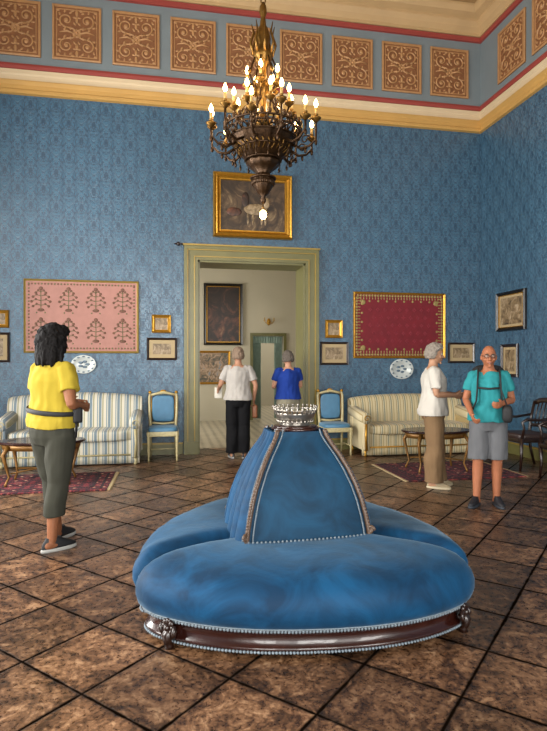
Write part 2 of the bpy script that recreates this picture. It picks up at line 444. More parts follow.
mb.add(drape(2.04, 2.78, 1.92, 2.09, NY1+.07, fr=12), 'curtain'); mb.build('curtain')

# ------------------------------------------------------------------ pictures
def picture(name, x0, x1, z0, z1, fw, dep, fm, am, wallside='back', extra=None, inner=None):
    w, h = x1-x0, z1-z0; mb = MB()
    mb.add(rectloft([(0, 0), (0, dep*.7), (fw*.15, dep), (fw*.4, dep*.8), (fw*.55, dep*.9), (fw*.85, dep*.55), (fw, dep*.5), (fw, dep*.3)], w, h), fm, False)
    if inner: mb.add(rectloft([(fw*.86, dep*.5), (fw*.9, dep*.66), (fw*1.05, dep*.66), (fw*1.08, dep*.3)], w, h), inner, False)
    mb.add(bb(-w/2+fw*.9, w/2-fw*.9, -dep*.35, 0, -h/2+fw*.9, h/2-fw*.9), am, False)
    if extra: extra(mb, w, h, dep*.35)
    if wallside == 'back': return mb.build(name, ((x0+x1)/2, Y1-.003, (z0+z1)/2))
    if wallside == 'right': return mb.build(name, (X1-.003, (x0+x1)/2, (z0+z1)/2), -pi/2)
    return mb.build(name, ((x0+x1)/2, wallside-.003, (z0+z1)/2))
M['oil'] = art('dark_oil_painting', [(.32, '#14100c'), (.48, '#33261a'), (.58, '#4e3c2a'), (.72, '#8c7858')], 2.6, 2)
M['oil2'] = art('dark_oil_painting_b', [(.3, '#120d0a'), (.5, '#2c1c14'), (.62, '#5a3426'), (.75, '#8a6a48')], 2.2, 1.5)
M['print'] = art('sepia_print', [(.3, '#3a2e22'), (.5, '#806c4e'), (.65, '#a8957a')], 9, 1)
M['mat'] = simple('print_mount', '#a8946f', .8, var=.05)
M['pink'] = simple('pink_silk', '#a07064', .6, var=.1, scale=8)
M['burg'] = simple('burgundy_velvet', '#6e0d1c', .7, var=.2, scale=6)
M['thread'] = simple('dark_thread', '#6d4a3a', .7, var=.3, scale=30)
M['threadg'] = simple('green_thread', '#686342', .7, var=.3, scale=30)
M['goldthread'] = simple('gold_thread', '#96844f', .45, metal=.3, var=.25, scale=40)

def horse(mb, w, h, d):
    P = lambda c, r, m: mb.add(sph((c[0], -d-.002, c[1]), (r[0], .006, r[1]), 12), m)
    P((.05, -.05), (.2, .09), 'print'); P((.22, .06), (.05, .09), 'print'); P((-.12, .1), (.06, .12), 'oil2'); P((-.3, -.1), (.12, .07), 'oil2')
    for x in (-.08, .0, .14, .2): P((x, -.2), (.02, .1), 'print')
picture('gilt_framed_painting', .658, 1.92, 3.40, 4.42, .11, .1, 'gold', 'oil', extra=horse, inner='gold')
def inprint(mb, w, h, d):
    mb.add(bb(-w/2+.09, w/2-.09, -d-.003, -d, -h/2+.09, h/2-.09), 'print', False)
def engraving(mb, w, h, d):
    mb.add(bb(-w/2+.10, w/2-.10, -d-.003, -d, -h/2+.10, h/2-.10), 'print', False)
picture('small_gilt_picture', -.285, .007, 1.885, 2.165, .05, .04, 'gold', 'print')
picture('framed_engraving', -.36, .10, 1.465, 1.81, .035, .035, 'darkwood', 'mat', extra=inprint)
picture('small_gilt_picture', 2.486, 2.777, 1.83, 2.126, .05, .04, 'gold', 'print')
picture('framed_engraving', 2.40, 2.88, 1.39, 1.765, .035, .035, 'darkwood', 'mat', extra=inprint)
picture('small_gilt_picture', -2.62, -2.34, 1.94, 2.2, .05, .04, 'gold', 'print')
picture('framed_engraving', -2.80, -2.33, 1.43, 1.87, .035, .035, 'darkwood', 'mat', extra=inprint)
picture('framed_engraving', 4.66, 5.15, 1.42, 1.77, .035, .035, 'darkwood', 'mat', extra=inprint)
picture('framed_engraving', 7.43, 8.17, 1.93, 2.55, .06, .05, 'blackfr', 'mat', 'right', extra=engraving, inner='gold')
picture('framed_engraving', 7.62, 8.05, 1.2, 1.72, .05, .04, 'darkwood', 'mat', 'right', extra=inprint)
picture('framed_portrait_painting', .80, 1.76, 1.86, 3.38, .08, .07, 'blackfr', 'oil2', NY1, inner='gold')
M['tapes'] = art('tapestry_colours', [(.35, '#3a3f35'), (.48, '#77614a'), (.56, '#a58a70'), (.66, '#5b6e7c')], 6, 1.5)
picture('framed_tapestry', .45, 1.45, .9, 1.72, .05, .05, 'gold', 'tapes', NY1)

def disc(x, z, r, d, rz=None): return sph((x, -d, z), (r, .004, rz or r), 8)
def pinkemb(mb, w, h, d):
    d += .002
    for ix in range(4):
        for iz in range(2):
            cx = -w/2+.24+ix*(w-.48)/3; cz = h/2-.3-iz*.46
            mb.add(tube([(cx, -d, cz-.16), (cx, -d, cz+.14)], .006, 5), 'threadg')
            mb.add(sph((cx, -d, cz-.16), (.05, .004, .025), 8), 'thread')
            for s in (1, -1):
                for j, zz in enumerate((-.09, -.02, .05, .11)):
                    L = (.11, .13, .11, .07)[j]
                    mb.add(tube([(cx, -d, cz+zz), (cx+s*L*.6, -d, cz+zz+.015), (cx+s*L, -d, cz+zz-.015)], .005, 4), 'threadg')
                    mb.add(disc(cx+s*L, cz+zz-.015, .02, d), 'thread'); mb.add(disc(cx+s*L*.55, cz+zz+.02, .017, d), 'thread')
            mb.add(disc(cx, cz+.16, .03, d), 'thread')
            for s in (1, -1): mb.add(disc(cx+s*.06, cz-.2, .012, d), 'threadg')
    n = 34
    for i in range(n):
        x = -w/2+.07+i*(w-.14)/(n-1)
        for z in (h/2-.07, -h/2+.07): mb.add(disc(x, z, .014, d), 'thread' if i % 2 else 'threadg')
    for i in range(20):
        z = -h/2+.09+i*(h-.18)/19
        for x in (w/2-.07, -w/2+.07): mb.add(disc(x, z, .014, d), 'thread' if i % 2 else 'threadg')
picture('embroidered_pink_textile', -2.137, -.48, 1.57, 2.67, .03, .03, 'doorgilt', 'pink', extra=pinkemb)
M['burg2'] = simple('burgundy_brocade', '#7d1c2a', .6, var=.2, scale=20)
def redemb(mb, w, h, d):
    d += .002
    n = 30
    for i in range(n):
        x = -w/2+.08+i*(w-.16)/(n-1)
        for s in (1, -1):
            z = s*(h/2-.06); mb.add(disc(x, z, .022, d), 'goldthread'); mb.add(disc(x, z-s*.045, .010, d, .022), 'goldthread')
            if i % 3 == 1: mb.add(disc(x, z-s*.09, .02, d), 'goldthread')
    for i in range(19):
        z = -h/2+.1+i*(h-.2)/18
        for s in (1, -1):
            x = s*(w/2-.06); mb.add(disc(x, z, .022, d), 'goldthread'); mb.add(disc(x-s*.045, z, .022, d, .010), 'goldthread')
            if i % 3 == 1: mb.add(disc(x-s*.09, z, .02, d), 'goldthread')
    for s in (1, -1):
        for q in (1, -1): mb.add(disc(s*(w/2-.17), q*(h/2-.17), .045, d), 'goldthread')
    for i in range(9):
        for j in range(5):
            x = -.52+i*.13+(.065 if j % 2 else 0); z = -.26+j*.13
            if x > .55: continue
            for k in range(4):
                a = k*pi/2; mb.add(disc(x+.02*cos(a), z+.02*sin(a), .014, d-.001), 'burg2')
picture('embroidered_burgundy_textile', 2.966, 4.60, 1.50, 2.60, .035, .035, 'gold', 'burg', extra=redemb)

# porcelain plates
M['plateblue'] = simple('plate_decoration', '#5f7280', .3, var=.3, scale=40)
def plate(x, z, rx, rz):
    mb = MB()
    R = Matrix.Rotation(pi/2, 4, 'X') @ Matrix.Diagonal((rx, rz, 1, 1))
    mb.add(lathe([(.0, .002), (.6, .004), (.68, .012), (.98, .03), (1, .028), (.7, .0), (0, -.004)], seg=32, cap=False), 'glasslike', True, R)
    for k in range(12):
        a = k*pi/6; mb.add(sph((rx*.84*cos(a), -.024, rz*.84*sin(a)), (.02, .004, .012), 6), 'plateblue')
    for k in range(5):
        a = k*1.256; mb.add(sph((rx*.3*cos(a), -.006, rz*.3*sin(a)), (.035, .003, .02), 6), 'plateblue')
    mb.build('porcelain_plate', (x, Y1-.006, z))
plate(-1.29, 1.40, .18, .14); plate(3.81, 1.32, .21, .17)

# ------------------------------------------------------------------ borne settee
SC = Vector((.80, 3.50, 0))
axis_rot = radians(4)
def rtab(p):
    p = abs(p); T = [(0, 1.0), (10, 1.01), (20, 1.035), (30, 1.07), (40, 1.11), (48, 1.14), (54, 1.13), (57.5, 1.08), (60, .99)]
    for (a, ra), (b, rb) in zip(T, T[1:]):
        if p <= b:
            return ra+(rb-ra)*(p-a)/(b-a)
    return .99
def R_raw(phi):
    p = math.degrees(phi-axis_rot); p = (p+180) % 360-180
    if abs(p) <= 60: return rtab(p)
    q = (p-120) if p > 0 else (p+120)
    wgt = min(1, (abs(p)-60)/12)
    return rtab(q)*(1-.11*wgt)
def R_of(phi):
    return sum(R_raw(phi+radians(d)) for d in (-1.5, 0, 1.5))/3
def crease(phi, r):
    p = math.degrees(phi-axis_rot) % 120; d = radians(min(abs(p-60), 200))*r
    return math.exp(-(d/.055)**2)
NPH = 300
base_dir = Vector((-.184, -.983, 0)); right_dir = Vector((.983, -.184, 0))
def pol(phi, r, z): return base_dir*(r*cos(phi))+right_dir*(r*sin(phi))+Vector((0, 0, z))
prof = [(.25, .388), (.4, .396), (.5, .402), (.6, .404), (.7, .402), (.78, .396), (.85, .384), (.91, .364), (.955, .335), (.985, .297), (1.0, .255), (1.0, .21), (.988, .17), (.965, .145), (.94, .13)]
rs = []
for s, z in prof:
    ring = []
    for i in range(NPH):
        ph = 2*pi*i/NPH; r = R_of(ph)*s
        cz = crease(ph, r)*.075*min(1, (s-.2)/.3)
        if z < .2: cz *= .2
        p_ = pol(ph, r, z-cz)
        wob = .006*noise.noise(Vector((p_.x*3, p_.y*3, p_.z*4)))+.003*noise.noise(Vector((p_.x*9, p_.y*9, p_.z*9)))
        if z > .16: p_.z += wob*1.2; p_ += pol(ph, wob*(1 if s > .85 else 0), 0)
        # gathers near the rim where the velvet is pulled under
        if z < .30: p_ += pol(ph, .0035*sin(ph*150)*max(0, (.30-z)/.17), 0)
        ring.append(p_)
    rs.append(ring)
settee = empty('borne_settee', (SC.x, SC.y, 0))
MB().add(rings(rs, True, False), 'velvet').build('seat', parent=settee)
mb = MB()
for d in (60, -60, 180):
    ph = axis_rot+radians(d)
    P = []
    for s, z in prof[1:]:
        P.append(pol(ph, R_of(ph)*s+.002, z-.075*min(1, (s-.2)/.3)*(1 if z >= .2 else .2)+.004))
    mb.add(tube(P, .007, 8), 'velvet2')
mb.build('seam_piping', parent=settee)
mb = MB()
def Rb(ph): return R_of(ph)*.965
rs = [[pol(2*pi*i/NPH, Rb(2*pi*i/NPH)*s, z) for i in range(NPH)] for s, z in ((.6, .145), (.965, .145), (.985, .135), (.985, .125), (.965, .118), (.965, .06), (.985, .052), (.99, .04), (.97, .03), (.9, .03))]
mb.add(rings(rs, True, False), 'mahog')
mb.build('wood_base', parent=settee)
mb = MB(); n = 360
for i in range(n):
    ph = 2*pi*i/n; r = R_of(ph)
    mb.add(sph(pol(ph, r*.96, .135), (.0085, .0085, .010), 6), 'braid')
    mb.add(sph(pol(ph+.008, Rb(ph)*.99, .032), (.0085, .0085, .0075), 6), 'braid')
mb.add(tube([pol(2*pi*i/NPH, R_of(2*pi*i/NPH)*.966, .148) for i in range(NPH)], .006, 6, closed=True), 'braid')
mb.build('braid_trim', parent=settee)
mb = MB()
for d in (-38, 52, 165, 225, 110):
    ph = radians(d); r = Rb(ph)*.985
    X = Matrix.Translation(pol(ph, r, 0)) @ Matrix.Rotation(atan2(pol(ph, 1, 0).y, pol(ph, 1, 0).x), 4, 'Z')
    for k in range(8):
        a = k*pi/4; mb.add(sph((.02, .03*cos(a), .105+.03*sin(a)), (.014, .017, .017), 8), 'darkwood', X=X)
    mb.add(sph((.03, 0, .105), (.018, .018, .018), 8), 'darkwood', X=X)
    mb.add(tube([(0, 0, .09), (.03, 0, .06), (.025, 0, .035), (.015, 0, .018), (.015, 0, .0)], [.034, .03, .022, .02, .026], 10), 'darkwood', X=X)
    for q in (1, -1): mb.add(tube([(.02, q*.035, .06), (.03, q*.05, .09), (.02, q*.045, .12)], [.012, .014, .008], 6), 'darkwood', X=X)
mb.build('carved_feet', parent=settee)

# backrest: bell shaped, channel-tufted sides, carved corner edges
mb = MB(); BZ0, BZ1 = .36, 1.0
HT = [(0, .365), (.1, .358), (.22, .345), (.36, .325), (.5, .297), (.64, .26), (.77, .216), (.88, .172), (.95, .148), (1, .14)]
def hw(t):
    for (a, ra), (b, rb) in zip(HT, HT[1:]):
        if t <= b: return ra+(rb-ra)*(t-a)/(b-a)
    return HT[-1][1]
def hd(t): return .8*hw(t)+.02
nt = 40; nf = 48
BA = radians(13)
def faceframe(face):
    a = BA+face*pi/2
    return pol(a, 1, 0), pol(a+pi/2, 1, 0)
def ext(face, t): return (hd(t), hw(t)) if face in (0, 2) else (hw(t), hd(t))
for face in range(4):
    dn, dt = faceframe(face); rs = []
    for i in range(nt):
        t = i/(nt-1); z = BZ0+(BZ1-BZ0)*t; n_, w_ = ext(face, t); r = []
        for j in range(nf+1):
            u = -1+2*j/nf
            if face in (0, 2): o = .03*(1-u*u)**.7*(1-t*.6)
            else: o = (.02+.055*abs(cos(u*pi*2.5))**.6)*(1-t*.35)*(1-abs(u)**8)
            r.append(dn*(n_+o)+dt*(w_*u)+Vector((0, 0, z)))
        rs.append(r)
    mb.add(rings(rs, False, False), 'velvet2' if face in (0, 2) else 'velvet')
mb.build('backrest', loc=(-.02, -.08, 0), parent=settee)
mb = MB()
for face in range(4):
    dn, dt = faceframe(face)
    P = []; NP_ = 72
    for i in range(NP_):
        t = i/(NP_-1); n_, w_ = ext(face, t); z = BZ0+.01+(BZ1-BZ0)*t
        P.append(dn*(n_+.008)+dt*(w_+.008)+Vector((0, 0, z)))
    mb.add(tube(P, .014, 8), 'beadwood')
    for i, p in enumerate(P):
        if i % 2 == 0: mb.add(sph(p+(dn+dt).normalized()*.010, .010, 6), 'beadwood')
    for (q1, q2, sw) in ((dn, dt, 0), (dt, dn, 1)):
        for i in range(0, NP_):
            t = i/(NP_-1); n_, w_ = ext(face, t)
            a_, b_ = (n_, w_) if not sw else (w_, n_)
            mb.add(sph(q1*(a_+.016)+q2*(b_-.024)+Vector((0, 0, BZ0+.01+(BZ1-BZ0)*t)), .0055, 6), 'braid')
    p = P[3]
    sp = [p+(dn+dt).normalized()*(.012+.024*cos(k*.6)*(1-k/16))+Vector((0, 0, .03+.024*sin(k*.6)*(1-k/16))) for k in range(14)]
    mb.add(tube(sp, .010, 6), 'beadwood')
    n_, w_ = ext(face, .06)
    for j in range(30):
        u = -1+2*j/30
        mb.add(sph(dn*(n_+.02+.028*(1-u*u)**.7)+dt*(w_*u)+Vector((0, 0, .404)), .007, 6), 'braid')
for s, z0, z1 in ((.125, .985, 1.0), (.15, 1.0, 1.014), (.135, 1.014, 1.024)):
    mb.add(lathe([(s, z0), (s*1.03, (z0+z1)/2), (s, z1)], seg=36), 'mahog', True)
mb.build('carved_edges', loc=(-.02, -.08, 0), parent=settee)
# crown jardiniere
mb = MB()
mb.add(lathe([(.0, 0), (.085, 0), (.095, .008), (.09, .02), (.1, .035), (.118, .05), (.128, .075), (.13, .082), (.122, .085), (.11, .06), (.085, .03), (0, .025)], seg=40, cap=False), 'silver')
for k in range(26):
    a = 2*pi*k/26; c, s = cos(a), sin(a)
    mb.add(tube([(.125*c, .125*s, .08), (.133*c, .133*s, .1), (.137*c, .137*s, .115)], [.008, .004, .006], 6), 'silver')
    mb.add(sph((.138*c, .138*s, .12), .008, 6), 'silver')
    mb.add(sph((.112*c, .112*s, .03), .009, 6), 'silver')
mb.add(tube([(.131*cos(2*pi*k/40), .131*sin(2*pi*k/40), .1) for k in range(40)], .004, 5, closed=True), 'silver')
mb.build('silver_jardiniere', (SC.x-.02, SC.y-.08, 1.024))

# ------------------------------------------------------------------ chandelier
ch = MB()
ch.add(lathe([(.004, 2.92), (.02, 2.93), (.03, 2.96), (.015, 2.99), (.05, 3.02), (.075, 3.06), (.1, 3.11), (.11, 3.16), (.07, 3.19), (.06, 3.21), (.12, 3.26), (.16, 3.3), (.15, 3.33)], seg=32, mod=lambda a, z: 1+.05*cos(a*10)), 'bronze')
ch.add(lathe([(.14, 3.32), (.2, 3.37), (.26, 3.44), (.3, 3.5), (.31, 3.52)], seg=48, cap=False, mod=lambda a, z: 1+.04*cos(a*16)), 'bronze')
for z, r in ((3.16, .115), (3.33, .17), (3.42, .25), (3.52, .32), (3.58, .345), (3.62, .36)):
    ch.add(tube([(r*cos(2*pi*k/40), r*sin(2*pi*k/40), z) for k in range(40)], .010, 6, closed=True), 'bronze')
for k in range(32):
    a = 2*pi*k/32; c, s = cos(a), sin(a)
    ch.add(tube([(.32*c, .32*s, 3.52), (.35*cos(a+.06), .35*sin(a+.06), 3.57), (.355*cos(a+.12), .355*sin(a+.12), 3.62)], .007, 5), 'bronze')
    ch.add(tube([(.32*c, .32*s, 3.52), (.35*cos(a-.06), .35*sin(a-.06), 3.57), (.355*cos(a-.12), .355*sin(a-.12), 3.62)], .007, 5), 'bronze')
    ch.add(sph((.36*c, .36*s, 3.65), (.018, .018, .03), 6), 'bronze')
    ch.add(sph((.1*c, .1*s, 3.12), (.014, .014, .026), 6), 'bronze')
    ch.add(tube([(.2*c, .2*s, 3.375), (.235*cos(a+.1), .235*sin(a+.1), 3.41), (.27*c, .27*s, 3.45)], .008, 5), 'brass')
    if k % 2 == 0:
        ch.add(tube([(.26*c, .26*s, 3.43), (.29*c, .29*s, 3.38), (.27*c, .27*s, 3.33)], .006, 5), 'bronze')
        ch.add(sph((.27*c, .27*s, 3.31), (.012, .012, .024), 6), 'bronze')
ch.add(lathe([(.05, 3.3), (.035, 3.45), (.03, 3.6), (.06, 3.64), (.09, 3.68), (.06, 3.72), (.035, 3.76), (.03, 3.9), (.055, 3.94), (.075, 4.0), (.05, 4.05), (.03, 4.1), (.035, 4.2), (.06, 4.24), (.09, 4.3), (.095, 4.34), (.06, 4.36), (.05, 4.42), (.07, 4.48), (.055, 4.55), (.03, 4.6), (.02, 4.68), (.035, 4.72), (.03, 4.78), (.01, 4.82)], seg=24, mod=lambda a, z: 1+.06*cos(a*8)), 'brass')
for k in range(8):
    a = 2*pi*k/8; c, s = cos(a), sin(a)
    ch.add(tube([(.09*c, .09*s, 4.32), (.12*c, .12*s, 4.42), (.09*c, .09*s, 4.52), (.11*c, .11*s, 4.6)], [.012, .014, .01, .004], 6), 'brass')
for k in range(8):
    a = 2*pi*(k+.5)/8; c, s = cos(a), sin(a)
    ch.add(tube([(.3*c, .3*s, 3.62), (.22*c, .22*s, 3.76), (.12*c, .12*s, 3.86), (.1*c, .1*s, 4.0), (.15*c, .15*s, 4.12), (.09*c, .09*s, 4.28)], [.010, .010, .009, .009, .009, .008], 6), 'bronze')
    ch.add(sph((.13*c, .13*s, 3.87), (.02, .02, .03), 6), 'bronze'); ch.add(sph((.15*c, .15*s, 4.13), (.018, .018, .028), 6), 'brass')
for i in range(34):
    z = 4.84+i*.078
    if z > ZC: break
    R = Matrix.Rotation(pi/2*(i % 2), 3, 'Z')
    ch.add(tube([R @ Vector((.022*cos(2*pi*k/12), 0, z+.045*sin(2*pi*k/12))) for k in range(12)], .007, 6, closed=True), 'brass')
def candle(x, y, z, h=.11):
    ch.add(lathe([(.012, -.03), (.02, -.02), (.045, 0), (.05, .012), (.02, .014), (.018, .04), (.022, .045)], (x, y, z), 14), 'brass')
    ch.add(lathe([(.013, .04), (.013, .04+h*.6)], (x, y, z), 10), 'candle')
    ch.add(lathe([(.006, 0), (.017, .02), (.021, .036), (.014, .058), (.002, .084)], (x, y, z+.04+h*.6), 10), 'flame')
for k in range(12):
    a = 2*pi*(k+.3)/12; c, s = cos(a), sin(a); r = .50; zz = 3.60 if k % 2 == 0 else 3.68
    P = [(.26*c, .26*s, 3.47), (.36*c, .36*s, 3.42), (.44*c, .44*s, 3.44), (.5*c, .5*s, 3.5), (r*c, r*s, zz-.03)]
    ch.add(tube(P, [.014, .013, .012, .011, .011], 7), 'bronze')
    sp = [((.40+.05*cos(q*.7)*(1-q/12))*c, (.40+.05*cos(q*.7)*(1-q/12))*s, 3.5+.05*sin(q*.7)*(1-q/12)) for q in range(11)]
    ch.add(tube(sp, .007, 5), 'bronze')
    ch.add(sph((.5*c, .5*s, 3.47), (.016, .016, .03), 6), 'bronze'); ch.add(sph((.4*c, .4*s, 3.40), (.014, .014, .028), 6), 'bronze')
    candle(r*c, r*s, zz)
for k in range(8):
    a = 2*pi*(k+.1)/8; c, s = cos(a), sin(a)
    P = [(.04*c, .04*s, 3.68), (.14*c, .14*s, 3.66), (.24*c, .24*s, 3.70), (.28*c, .28*s, 3.78)]
    ch.add(tube(P, .010, 6), 'bronze'); candle(.28*c, .28*s, 3.80)
for k in range(5):
    a = 2*pi*(k+.5)/5; c, s = cos(a), sin(a)
    ch.add(tube([(.03*c, .03*s, 3.98), (.09*c, .09*s, 3.95), (.15*c, .15*s, 4.0)], .008, 6), 'brass'); candle(.15*c, .15*s, 4.02)
ch.add(tube([(0, 0, 2.92), (0, 0, 2.86)], [.006, .012], 8), 'brass')
ch.add(sph((0, 0, 2.82), (.034, .034, .045), 12), 'flame')
CHX, CHY = .86, 5.13
ch.build('chandelier', (CHX, CHY, 0))

# ------------------------------------------------------------------ furniture
def cabriole(mb, x, y, h, mat, sx, sy, r=.024, o=.035):
    mb.add(tube([(x, y, h), (x+sx*o*.9, y+sy*o*.9, h*.8), (x+sx*o*.4, y+sy*o*.4, h*.5), (x-sx*o*.1, y-sy*o*.1, h*.22), (x+sx*o*.5, y+sy*o*.5, .02), (x+sx*o*.5, y+sy*o*.5, .0)],
                [r*1.3, r*1.25, r*.85, r*.6, r*.75, r*.8], 10), mat)
def sofa(name, W, H, mat, legm, loc, rz=0):
    mb = MB(); D = .74
    mb.add(bb(-W/2+.06, W/2-.06, -D+.06, -.03, .10, .34, .03), mat)
    mb.add(sph((0, -D/2-.03, .40), ((W-.26)/2, D/2-.03, .085), 40, .35), mat)
    top = []; N = 40
    for i in range(N+1):
        u = -1+2*i/N; top.append((u*(W/2-.04), H-.07+.07*max(0, cos(u*pi*.5))**.6))
    rs = []
    for yo, dz in ((-.02, -.02), (-.02, 0), (-.06, .015), (-.12, .01), (-.17, -.025), (-.20, -.09)):
        rs.append([(x, yo, z+dz) for x, z in top])
    lower = [(x, -.24, .42) for x, z in top]
    mid = [(x, -.235, .6) for x, z in top]
    rs2 = [[(x, -.02, .1) for x, z in top]]+rs+[mid, lower]
    mb.add(rings(rs2, False, False), mat)
    for s in (1, -1):
        x = s*(W/2-.1)
        mb.add(tube([(x, -D-.01, .58), (x, -D+.0, .58), (x, -D+.2, .60), (x, -.1, .66)], [.03, .085, .09, .09], 18), mat)
        mb.add(bb(min(x-s*.06, x+s*.05), max(x-s*.06, x+s*.05), -D+.01, -.05, .1, .58, .02), mat)
        mb.add(tube([(x+.055*cos(q*.55)*(1-q/16), -D-.018, .58+.055*sin(q*.55)*(1-q/16)) for q in range(15)], .007, 6), legm)
        mb.add(tube([(x, -D-.0, .5), (x+s*.01, -D-.005, .3), (x, -D-.0, .1)], [.02, .016, .022], 8), legm)
        for y in (-D+.05, -.08): mb.add(lathe([(.02, 0), (.026, .03), (.018, .05), (.03, .1)], (x, y, 0), 10), legm)
    nn = int(W/.014)
    for i in range(nn):
        x = -W/2+.05+i*(W-.10)/(nn-1); mb.add(tube([(x, -D+.045, .135), (x, -D+.04, .02)], .0075, 4), mat)
    mb.add(tube([(-W/2+.05, -D+.04, .14), (W/2-.05, -D+.04, .14)], .012, 6), legm)
    return mb.build(name, loc, rz)
sofa('striped_sofa', 1.95, .97, 'stripeL', 'chairpaint', (-1.36, 8.62, 0))
sofa('striped_sofa', 2.0, .90, 'stripeR', 'gold', (3.80, 8.62, 0))

def chair(loc, rz=0):
    mb = MB()
    for s in (1, -1):
        mb.add(lathe([(.012, 0), (.014, .04), (.02, .3), (.026, .34), (.02, .36), (.028, .38), (.028, .43)], (s*.2, -.42, 0), 10), 'chairpaint')
        mb.add(tube([(s*.19, .02, 0), (s*.185, -.02, .25), (s*.185, -.03, .45), (s*.2, -.01, .65), (s*.205, .02, .9), (s*.19, .03, .96)], [.015, .02, .022, .02, .02, .018], 8), 'chairpaint')
        mb.add(sph((s*.195, .03, .975), .026, 8), 'gold')
    mb.add(bb(-.225, .225, -.44, -.0, .36, .43, .01), 'chairpaint'); mb.add(sph((0, -.22, .445), (.22, .215, .05), 24, .45), 'chairblue')
    mb.add(tube([(-.2, -.005, .52), (0, -.005, .50), (.2, -.005, .52)], .016, 8), 'chairpaint')
    mb.add(tube([(-.2, .03, .93), (-.1, .03, .955), (0, .03, .975), (.1, .03, .955), (.2, .03, .93)], [.018, .02, .026, .02, .018], 8), 'chairpaint')
    mb.add(sph((0, .03, .99), (.05, .015, .025), 10), 'gold')
    mb.add(sph((0, .01, .73), (.165, .025, .195), 24, .4), 'chairblue')
    for s in (1, -1):
        mb.add(tube([(s*.17, .0, .53), (s*.175, .01, .73), (s*.17, .02, .93)], .008, 6), 'gold')
        mb.add(tube([(s*.2, -.42, .15), (s*.19, 0, .15)], .009, 6), 'chairpaint')
    mb.add(tube([(-.2, -.21, .15), (.2, -.21, .15)], .009, 6), 'chairpaint')
    mb.build('upholstered_side_chair', loc, rz)
chair((-.11, 8.50, 0)); chair((2.52, 8.50, 0))

def table(name, w, d, h, loc, rz, topm, legm):
    mb = MB()
    mb.add(lathe([(0, h-.03), (.96, h-.03), (1, h-.02), (1, h-.005), (.98, h), (0, h)], seg=48, cap=False), topm, False, Matrix.Diagonal((w/2, d/2, 1, 1)))
    mb.add(lathe([(.84, h-.1), (.86, h-.1), (.9, h-.03), (.8, h-.03)], seg=48, cap=False), legm, True, Matrix.Diagonal((w/2, d/2, 1, 1)))
    for sx in (1, -1):
        for sy in (1, -1): cabriole(mb, sx*w*.32, sy*d*.30, h-.05, legm, sx, sy, .02, .05)
    mb.add(tube([(-w*.3, -d*.28, .14), (0, 0, .17), (w*.3, d*.28, .14)], .01, 6), legm); mb.add(tube([(-w*.3, d*.28, .14), (0, 0, .17), (w*.3, -d*.28, .14)], .01, 6), legm)
    mb.add(sph((0, 0, .19), (.03, .03, .04), 10), legm)
    mb.build(name, loc, rz)
table('oval_coffee_table', 1.0, .6, .50, (-1.50, 6.90, .013), 0, 'mahog', 'agedgilt')
table('oval_coffee_table', .95, .6, .53, (3.45, 6.75, .013), 0, 'mahog', 'agedgilt')

def rug(x0, x1, y0, y1):
    mb = MB(); mb.add(bb(x0, x1, y0, y1, .001, .011), 'rug', False)
    M.setdefault('rugedge', simple('rug_border', '#2c1a22', .95, var=.3, scale=30))
    for a in (.06, .16):
        for b in ((x0+a, x1-a, y0+a, y0+a+.03), (x0+a, x1-a, y1-a-.03, y1-a), (x0+a, x0+a+.03, y0+a, y1-a), (x1-a-.03, x1-a, y0+a, y1-a)):
            mb.add(bb(b[0], b[1], b[2], b[3], .011, .0125), 'rugedge', False)
    n = int((y1-y0)/.02)
    for i in range(n):
        y = y0+.01+i*.02
        for x, s in ((x0, -1), (x1, 1)): mb.add(tube([(x, y, .006), (x+s*.05, y+.004, .004)], .003, 4), 'mat')
    mb.build('oriental_rug')
rug(-3.0, -.70, 6.35, 7.40); rug(2.8, 4.36, 6.15, 7.3)

def armchair(loc, rz):
    mb = MB()
    for s in (1, -1):
        mb.add(tube([(s*.24, -.48, .0), (s*.235, -.46, .2), (s*.25, -.47, .43)], [.016, .02, .026], 8), 'darkwood')
        mb.add(tube([(s*.22, .06, 0), (s*.22, 0, .22), (s*.22, -.02, .44), (s*.225, .01, .65), (s*.23, .07, .88)], [.018, .02, .024, .02, .02], 8), 'darkwood')
        mb.add(tube([(s*.25, -.46, .43), (s*.265, -.44, .56), (s*.27, -.47, .645), (s*.27, -.40, .68), (s*.26, -.2, .665), (s*.235, .03, .70)], [.02, .016, .02, .022, .018, .018], 8), 'darkwood')
    mb.add(bb(-.255, .255, -.49, .0, .37, .43, .012), 'darkwood'); mb.add(sph((0, -.245, .445), (.24, .235, .045), 24, .45), 'seatdark')
    mb.add(tube([(-.24, .07, .86), (-.12, .09, .90), (0, .095, .91), (.12, .09, .90), (.24, .07, .86)], [(.035, .016)]*5, 8, up=(0, 0, 1)), 'darkwood')
    mb.add(tube([(-.23, .0, .55), (0, .015, .57), (.23, .0, .55)], [(.025, .012)]*3, 8, up=(0, 0, 1)), 'darkwood')
    for k in range(5):
        x = -.14+k*.07; mb.add(tube([(x, .01, .56), (x*1.1, .04, .72), (x, .08, .88)], .009, 6), 'darkwood')
    mb.build('wooden_armchair', loc, rz)
M['seatdark'] = simple('dark_leather', '#3a2a26', .4, var=.15)
armchair((4.98, 6.72, 0), -pi/2); armchair((4.98, 5.85, 0), -pi/2)

# wall sconce in the next room
mb = MB(); mb.add(sph((0, -.02, 0), (.05, .02, .09), 12), 'gold')
for s in (1, -1):
    mb.add(tube([(0, -.03, 0), (s*.08, -.1, -.04), (s*.12, -.1, .02)], .008, 6), 'gold')
    mb.add(lathe([(.03, 0), (.035, .01), (.012, .012), (.012, .08)], (s*.12, -.1, .02), 10), 'candle')
mb.build('wall_sconce', (2.42, NY1, 2.45))

